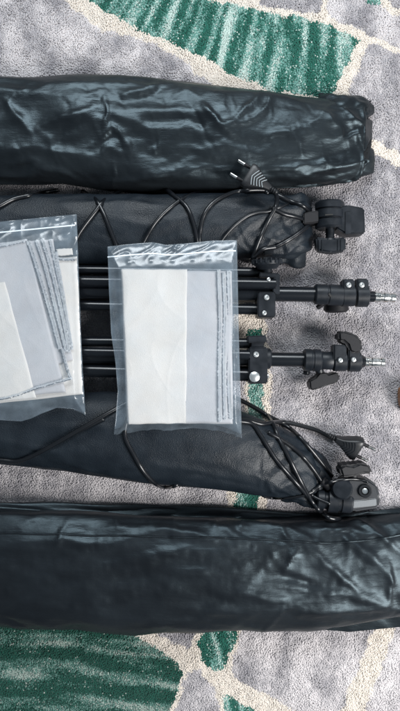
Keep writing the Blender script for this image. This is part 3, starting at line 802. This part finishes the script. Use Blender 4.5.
q = MB(); rod(q, P(317, 308, .022), P(324, 303, .026), .003); q.build('knob_screw', M_matt, s1)
hrod(367, yy(368), 374.5, yy(374), zt, 11, 'neck', M_tube, s1)
q = MB(); y1_, y2_ = yy(374), yy(394)
lathe(q, P(374, y1_, zt), P(395.5, y2_+.5, zt), [(0,.0056),(.04,.0064),(.28,.0064),(.32,.0055),(.42,.0055),(.46,.0064),(.66,.0060),(.70,.0052),(.76,.0052),(.80,.0058),(.97,.0056),(1,.0044)], 32)
q.build('spigot', M_chrome, s1, angle=30)
# leg clamp with its plates and bolts
q = MB(); prism(q, P2([(257,300),(258,292.5),(275,292.5),(275,317.5),(257.5,317.5)], .045), .012, .0505, .0014, 2)
prism(q, P2([(259,273),(275.5,273.5),(275.5,278),(259,277.5)], .045), .018, .0515, .001, 2)
prism(q, P2([(272.5,273),(279.5,274),(279.5,295),(275,295),(272.5,292)], .045), .016, .049, .001, 2)
hub = q.build('leg_clamp', M_plastic, s1)
screw(hub, P(264.2, 313, .0505), .0030); screw(hub, P(266.5, 297.5, .0505), .0034); screw(hub, P(268.5, 279.5, .0515), .0024)
q = MB(); lathe(q, P(267, 259, .048), P(267.5, 269, .046), [(0,.0150),(.12,.0172),(.45,.0172),(.5,.0165),(.6,.0150),(1,.0110)], 48)
kb = q.build('clamp_knob', M_plastic, s1, angle=25)
q = MB()
for k in range(18):
    a = 2*math.pi*k/18; o_ = P(267, 259, .048); r_ = .0172
    p0 = o_ + Vector((math.cos(a)*r_, -.001, math.sin(a)*r_)); sweep(q, [p0, p0 + Vector((0, -.0055, 0))], .0011, 6)
q.build('knob_ribs', M_plastic, kb)
q = MB(); rod(q, P(267, 268, .044), P(267.5, 276, .044), .006); q.build('knob_stem', M_plastic, kb)

# stand 2 (lower)
s2 = thing('light_stand', P(200, 358, 0), 'folded black light stand with a T-shaped wing knob, lower of the two', 'light stand', 'folded light stands')
zt = .034
yy = lambda x: 358.6 + (x-266)*(362.3-358.6)/(384-266)
hrod(-80, 354, 305, yy(305), zt, 14.2, 'pole', M_tube, s2)
hrod(-80, 340, 250, 343.2, .036, 10.5, 'leg', M_tube, s2)
hrod(-80, 366, 250, 374.8, .036, 13, 'leg', M_tube, s2)
hrod(-80, 349, 250, 355, .046, 10, 'leg', M_tube, s2)
hrod(-80, 358, 250, 366, .020, 9, 'brace', M_tube, s2)
q = MB(); lathe(q, P(303, yy(303), zt), P(321, yy(321), zt), [(0,.0112),(.08,.0132),(.42,.0134),(.46,.0126),(.54,.0126),(.58,.0134),(.92,.0132),(1,.0116)], 40)
lathe(q, P(320.5, yy(320), zt), P(333, yy(333), zt), [(0,.0100),(.1,.0108),(.9,.0108),(1,.0100)], 36)
col = q.build('collar', M_plastic, s2, angle=30)
for (xa, xb, hy, xs_, ys_) in ((332.5, 346.2, 0, 340.2, 360.2), (347.2, 360.2, 1, 353.5, 359.6)):
    yc = yy((xa+xb)/2); q = MB()
    lathe(q, P(xa, yc, zt), P(xb, yc, zt), [(0,.0108),(.08,.0124),(.92,.0124),(1,.0108)], 40)
    prism(q, P2([(xa+.4,yc-16.5+hy*2),(xb-.4,yc-16+hy*2),(xb-.4,yc),(xa+.4,yc)], .042), .026, .0468, .0016, 3)
    c_ = q.build('clamp_ring', M_plastic, s2, angle=30)
    screw(c_, P(xs_, ys_, .0478), .0030)
q = MB(); lathe(q, P(359.5, yy(360), zt), P(365, yy(365), zt), [(0,.0078),(.2,.0088),(1,.0060)], 32); q.build('neck', M_tube, s2)
q = MB(); lathe(q, P(364, yy(364), zt), P(384.5, yy(385), zt), [(0,.0056),(.04,.0062),(.2,.0062),(.24,.0054),(.34,.0054),(.38,.0061),(.72,.0058),(.74,.0050),(.78,.0050),(.82,.0060),(.96,.0059),(1,.0046)], 32)
q.build('spigot', M_chrome, s2, angle=30)
# hooked upper knob
q = MB(); prism(q, P2([(337.5,331.5),(343,330.5),(354,333.5),(360,338),(362.5,345),(361.5,352),(355,354.5),(349,352),(347,345.5),(343,342),(338,341)], .046), .024, .050, .0032, 3)
q.build('lever_knob', M_matt, s2)
# T wing knob below
q = MB(); rod(q, P(318, 366, .030), P(321, 376, .026), .0050); rod(q, P(304.5, 372.5, .02), P(309, 372, .024), .0035); ks = q.build('knob_stem', M_plastic, s2)
q = MB(); prism(q, P2([(308.5,380.5),(315,377),(318.5,372.5),(325,371.5),(328,374),(336,371.5),(338.2,374),(338.5,380.5),(335,383),(326,385.5),(318,388.5),(311,390.5),(309,388)], .028), .012, .034, .0030, 3)
q.build('wing_knob', M_matt, ks)
# leg clamp
q = MB(); prism(q, P2([(247,336),(266,335.2),(266.4,343),(247.5,343)], .047), .018, .0500, .0014, 2)
prism(q, P2([(248.5,347),(267.5,347),(267.5,383.5),(248.5,384)], .047), .012, .0505, .0016, 2)
prism(q, P2([(251,341),(264,341),(264,349),(251,349)], .046), .018, .047, .001, 2)
lathe(q, P(264, yy(264), zt), P(271, yy(271), zt), [(0,.0125),(.8,.0125),(1,.0105)], 36)
hub = q.build('leg_clamp', M_plastic, s2, angle=30)
screw(hub, P(256, 354.5, .0505), .0036)
q = MB(); o_ = P(254.3, 376.8, .0505)
lathe(q, o_, o_ + Vector((0,0,.004)), [(0,.0062),(.8,.0062),(1,.0052)], 12); q.build('bolt', M_screw, hub)
q = MB(); rod(q, P(266, 376, .036), P(269, 376, .036), .003); q.build('bolt_nut', M_screw, hub)

# ------------------------------------------------------------ clear zip bags holding folded diffuser cloths
def edge_y(pts, x): return np.interp(x, [p[0] for p in pts], [p[1] for p in pts])

def quad_map(q, u, v):
    """q: TL, TR, BR, BL in photo pixels"""
    a = np.array(q, float)
    return (a[0]*(1-u)[..., None]*(1-v)[..., None] + a[1]*u[..., None]*(1-v)[..., None] + a[2]*u[..., None]*v[..., None] + a[3]*(1-u)[..., None]*v[..., None])

def cloth_sheet(name, quad, z0, thick, m, parent, seed, wave=.0010, nu=70, nv=110, round_=.012, wob=.6):
    u, v = np.meshgrid(np.linspace(0, 1, nu), np.linspace(0, 1, nv), indexing='ij')
    p = quad_map(quad, u, v)
    p[..., 0] += wob*noise(v*5, u*2, seed); p[..., 1] += wob*noise(u*5, v*2, seed+3)
    e = np.minimum(np.minimum(u, 1-u), np.minimum(v, 1-v)); k = np.clip(e/round_, 0, 1)
    edge = np.sqrt(1-(1-k)**2)
    X, Y = p[..., 0], p[..., 1]
    seed = 20.0 if seed > 12 else 0.0
    zz = z0 + thick*(.35+.65*edge) + wave*(.5*noise(X/38, Y/75, seed) + .10*np.clip(ridge(noise((X+.3*Y)/60, (Y-.3*X)/130, seed+1)), 0, 1)**5 + .10*np.clip(ridge(noise((X-.6*Y)/44, (Y+.5*X)/70, seed+2)), 0, 1)**5)
    kk = S*(H-zz)/H
    top = np.stack([(X-200)*kk, (355.5-Y)*kk, zz], -1).reshape(-1, 3)
    bot = top.copy(); bot[:, 2] = z0 - .0002
    n = nu*nv; F = grid_faces(nu, nv); F2 = [tuple(i+n for i in f[::-1]) for f in F]
    S_ = []
    per = [(i, 0) for i in range(nu)] + [(nu-1, j) for j in range(1, nv)] + [(i, nv-1) for i in range(nu-2, -1, -1)] + [(0, j) for j in range(nv-2, 0, -1)]
    idx = [i*nv + j for i, j in per]
    for a, b_ in zip(idx, idx[1:] + idx[:1]): S_.append((a, b_, b_+n, a+n))
    return build(name, np.vstack([top, bot]), F + F2 + S_, m, parent)

def serged(name, pts, z, parent, seed, wpx=5.0, dark=.6, zig=1.7):
    """an overlocked cloth edge: a soft strip with looped thread over it"""
    r = random.Random(seed)
    c = spline([P(x, y, z) for x, y in pts], 14)
    ln = sum((c[i+1]-c[i]).length for i in range(len(c)-1)); n = int(ln/.0013)
    # resample
    acc = [0]
    for i in range(len(c)-1): acc.append(acc[-1] + (c[i+1]-c[i]).length)
    def at(s):
        s = min(max(s, 0), ln-1e-6); i = int(np.searchsorted(acc, s, 'right') - 1); i = min(i, len(c)-2)
        return c[i].lerp(c[i+1], (s-acc[i])/(acc[i+1]-acc[i]+1e-9)), (c[i+1]-c[i]).normalized()
    hw = L(wpx, z)/2
    mb = MB(); P_ = [at(ln*i/80)[0] + Vector((r.gauss(0, .0003), r.gauss(0, .0003), 0)) for i in range(81)]
    V = []; K = 10
    for i, p in enumerate(P_):
        t = at(ln*i/80)[1]; s_ = Vector((-t.y, t.x, 0))
        for j in range(K):
            a = 2*math.pi*j/K; V.append(p + s_*(math.cos(a)*hw) + Vector((0, 0, math.sin(a)*.0011)))
    F = grid_faces(81, K, True); F.append(tuple(range(K))[::-1]); F.append(tuple(80*K + j for j in range(K))); mb.add(V, F)
    strip = mb.build(name, M_hem, parent, angle=0)
    for mname, mm, ph in (('edge_stitching', M_stitch, 0), ('edge_stitching', M_stitchl, 1)):
        q = MB(); pts2 = []; side = 1
        for i in range(int(n*1.5)):
            p, t = at(ln*(i + r.uniform(-.35, .35))/(n*1.5)); s_ = Vector((-t.y, t.x, 0)); side = -side
            if ph == 0: off = -hw*(.80 if side > 0 else .45) + r.gauss(0, .00016); up = r.random() < .7
            else: off = hw*(1.10 if side > 0 else .05) + r.gauss(0, .0002); up = True
            pts2.append(p + s_*off + t*r.gauss(0, .0002) + Vector((0, 0, (.0011 if up else .0002) + (.0001 if ph else .0001))))
        sweep(q, pts2, .00040 if ph == 0 else .00036, 5)
        q.build(mname, mm, strip, angle=0)
    return strip

def film(name, quad, pad, zb, ztop, m, parent, seed, edges=None, nu=150, nv=190, bumps=()):
    """closed film envelope: bulges over the pad (inner quad, in uv), thin at the rim"""
    u, v = np.meshgrid(np.linspace(0, 1, nu), np.linspace(0, 1, nv), indexing='ij')
    p = quad_map(quad, u, v)
    if edges:
        p[..., 1] += (1-v)**6*np.interp(u, *edges['top']) + v**6*np.interp(u, *edges['bottom'])
        p[..., 0] += (1-u)**6*np.interp(v, *edges['left']) + u**6*np.interp(v, *edges['right'])
    u0, u1, v0, v1 = pad
    def ramp(t, a, b_): return np.clip((t-a)/(b_-a), 0, 1)
    k = np.minimum.reduce([ramp(u, 0, u0), ramp(1-u, 0, 1-u1), ramp(v, 0, v0), ramp(1-v, 0, 1-v1)])
    k = k*k*(3-2*k)
    X, Y = p[..., 0], p[..., 1]
    edge_w = (1 - k)
    zq = np.clip((v-.03)/.16, .25, 1)
    wr = .0008*noise(X/34, Y/40, seed)*zq + .0011*zq*np.clip(ridge(noise((X+.5*Y)/50, (Y-.4*X)/80, seed+1)), 0, 1)**6 + .0007*zq*np.clip(ridge(noise((X-.7*Y)/36, (Y+.5*X)/52, seed+3)), 0, 1)**7 + .0004*zq*edge_w*np.clip(ridge(noise((X-.9*Y)/20, (Y+.8*X)/26, seed+2)), 0, 1)**4
    for (bu, bv, br_) in bumps: wr = wr + br_*np.exp(-(((u-bu)*130/2.6)**2 + ((v-bv)*190/1.9)**2))
    # gathered ripples running off the rim of the pad
    rip = .0002*edge_w*np.clip(ridge(noise(X/9, Y/26, seed+5)), 0, 1)**2*(v < .2) + .0018*edge_w*np.clip(ridge(noise(X/16 + Y/14, Y/18, seed+6)), 0, 1)**2
    droop = .008*np.clip((v-.93)/.07, 0, 1)**1.3
    zt_ = zb + .0016 + (ztop-zb)*k + wr*(.35+.65*edge_w) + rip - droop
    zz = np.maximum(zt_, zb + .0008 - droop)
    kk = S*(H-zz)/H
    top = np.stack([(X-200)*kk, (355.5-Y)*kk, zz], -1).reshape(-1, 3)
    bot = top.copy(); bot[:, 2] = (zb - droop + .0005*noise(X/20, Y/20, seed+9)).ravel() - .0003
    n = nu*nv; F = grid_faces(nu, nv); F2 = [tuple(i+n for i in f[::-1]) for f in F]
    per = [(i, 0) for i in range(nu)] + [(nu-1, j) for j in range(1, nv)] + [(i, nv-1) for i in range(nu-2, -1, -1)] + [(0, j) for j in range(nv-2, 0, -1)]
    idx = [i*nv + j for i, j in per]
    S_ = [(a, b_, b_+n, a+n) for a, b_ in zip(idx, idx[1:] + idx[:1])]
    o = build(name, np.vstack([top, bot]), F + F2 + S_, m, parent)
    return o, top.reshape(nu, nv, 3)

def zip_line(G, vrow, parent, r=.0008):
    nv = G.shape[1]; pts = []
    for i in range(0, G.shape[0], 3):
        j = vrow*(nv-1); a = int(j); t = j-a; p = G[i, a]*(1-t) + G[i, a+1]*t
        pts.append(Vector(p) + Vector((0, 0, .0003)))
    q = MB(); sweep(q, pts, r, 8); return q.build('zip_strip', M_zip, parent)


ZB = .0620
# right bag
zb2 = thing('zip_bag', P(175, 340, ZB), 'clear zip bag lying flat in the middle, across both stands, white cloth inside', 'zip bag', 'clear zip bags')
dc2 = thing('folded_cloth', P(175, 345, ZB), 'folded white cloth inside the middle clear bag', 'cloth', 'folded white diffuser cloths')
cloth_sheet('cloth_body', [(121,270),(232,271),(233,424),(127,423)], ZB+.0006, .0048, M_grey, dc2, 3.3, wave=.0028)
cloth_sheet('folded_flap', [(121.5,269),(187,269.5),(186,423),(128.5,424.5)], ZB+.0052, .0012, M_white, dc2, 8.8, wave=.0028, round_=.05)
serged('stitched_edge', [(218,270),(219.5,320),(219,370),(219.5,422)], ZB+.0064, dc2, 1, 4.2)
serged('stitched_edge', [(223,273),(224.5,310),(223.5,360),(224.5,420)], ZB+.0054, dc2, 2, 4.0)
serged('stitched_edge', [(228,271),(229.5,330),(228.5,380),(230.5,419)], ZB+.0046, dc2, 3, 5.0)
f2, G2 = film('film', [(107.5,246.5),(237,240),(242,437),(113,439)], (.09, .955, .13, .925), ZB, ZB+.0100, M_film, zb2, 5.0,
   edges={'top': ([0,.2,.35,.45,.6,.8,1],[0,-1.6,-2.2,1.2,.8,-.8,0]), 'bottom': ([0,.1,.3,.45,.6,.8,.93,1],[1,-3,-5,-2.5,-6,-4,-1,1.5]), 'left': ([0,.2,.45,.6,.75,.9,1],[0,0,1,4.5,6,3,0]), 'right': ([0,.5,1],[0,-.5,0])}, bumps=[(.16,.09,.0016),(.20,.085,.0012),(.33,.088,.0016),(.42,.084,.0011),(.50,.088,.0014),(.65,.085,.0016),(.78,.09,.0012),(.52,.025,.0026),(.13,.97,.0018)])
zip_line(G2, .055, zb2)
# left bag
zb1 = thing('zip_bag', P(20, 320, ZB), 'clear zip bag cut off by the left edge, holding a fanned stack of cloth', 'zip bag', 'clear zip bags')
dc1 = thing('folded_cloth', P(20, 320, ZB), 'folded pale cloth with fanned stitched edges, inside the left clear bag', 'cloth', 'folded white diffuser cloths')
cloth_sheet('back_layer', [(-60,256),(77,256.5),(82.5,394),(-60,410)], ZB+.0006, .0026, M_white, dc1, 13.3)
cloth_sheet('middle_layer', [(-60,250),(53,239),(73,360),(-60,400)], ZB+.0030, .0026, M_grey, dc1, 14.3)
cloth_sheet('front_layer', [(-60,252),(27,239),(66,392),(-60,404)], ZB+.0052, .0028, M_grey, dc1, 15.3, wave=.0028)
cloth_sheet('folded_corner', [(-60,285),(5,282),(36,398),(-60,407)], ZB+.0076, .0013, M_white, dc1, 16.3, wave=.0028, round_=.04)
cloth_sheet('tucked_layer', [(56,249),(72,248),(73,254.5),(58,256)], ZB+.0032, .0022, M_white, dc1, 17.3, nu=20, nv=16)
serged('stitched_edge', [(-50,257),(0,246.5),(27,240.5)], ZB+.0082, dc1, 4, 3.0)
serged('stitched_edge', [(28,241),(37,268),(48,305),(60,349)], ZB+.0084, dc1, 5, 4.6)
serged('stitched_edge', [(36,240),(45,268),(56,312),(66,352)], ZB+.0070, dc1, 6, 3.6)
serged('stitched_edge', [(42,239),(50,265),(61,310),(69,352)], ZB+.0062, dc1, 7, 4.4)
serged('stitched_edge', [(50,240),(55,262),(63,300),(71,346)], ZB+.0052, dc1, 8, 3.8)
serged('stitched_edge', [(56,252),(59,270),(66,312),(72,350)], ZB+.0048, dc1, 9, 3.4)
serged('stitched_edge', [(58,259),(68,259.5),(77,259)], ZB+.0044, dc1, 10, 2.6)
serged('stitched_edge', [(62,349),(66,365),(71,380)], ZB+.0080, dc1, 11, 3.4)
serged('stitched_edge', [(-50,398),(0,399),(40,387),(72,378)], ZB+.0086, dc1, 12, 2.6)
f1, G1 = film('film', [(-75,229),(76.5,214),(85.5,414),(-75,425)], (.10, .93, .14, .93), ZB, ZB+.0112, M_film, zb1, 25.0,
   edges={'top': ([0,1],[0,0]), 'bottom': ([0,.45,.6,.66,.72,.82,.92,1],[0,0,3,1,-3,-8,-6,1.5]), 'left': ([0,1],[0,0]), 'right': ([0,.5,.8,1],[0,-1,-1,0])}, bumps=[(.93,.10,.0016),(.955,.09,.0018),(.93,.08,.0012)])
zip_line(G1, .055, zb1)

# ------------------------------------------------------------ wooden piece just entering at the right edge
wd = MB(); prism(wd, P2([(400,386),(404,383),(430,382),(432,413),(405,413),(400.5,408),(399,396)], .01), .000, .022, .004, 3)
wo = wd.build('wooden_block', M_wood, None)
tag(wo, 'orange brown wooden block just showing at the right edge of the photo', 'wooden block')
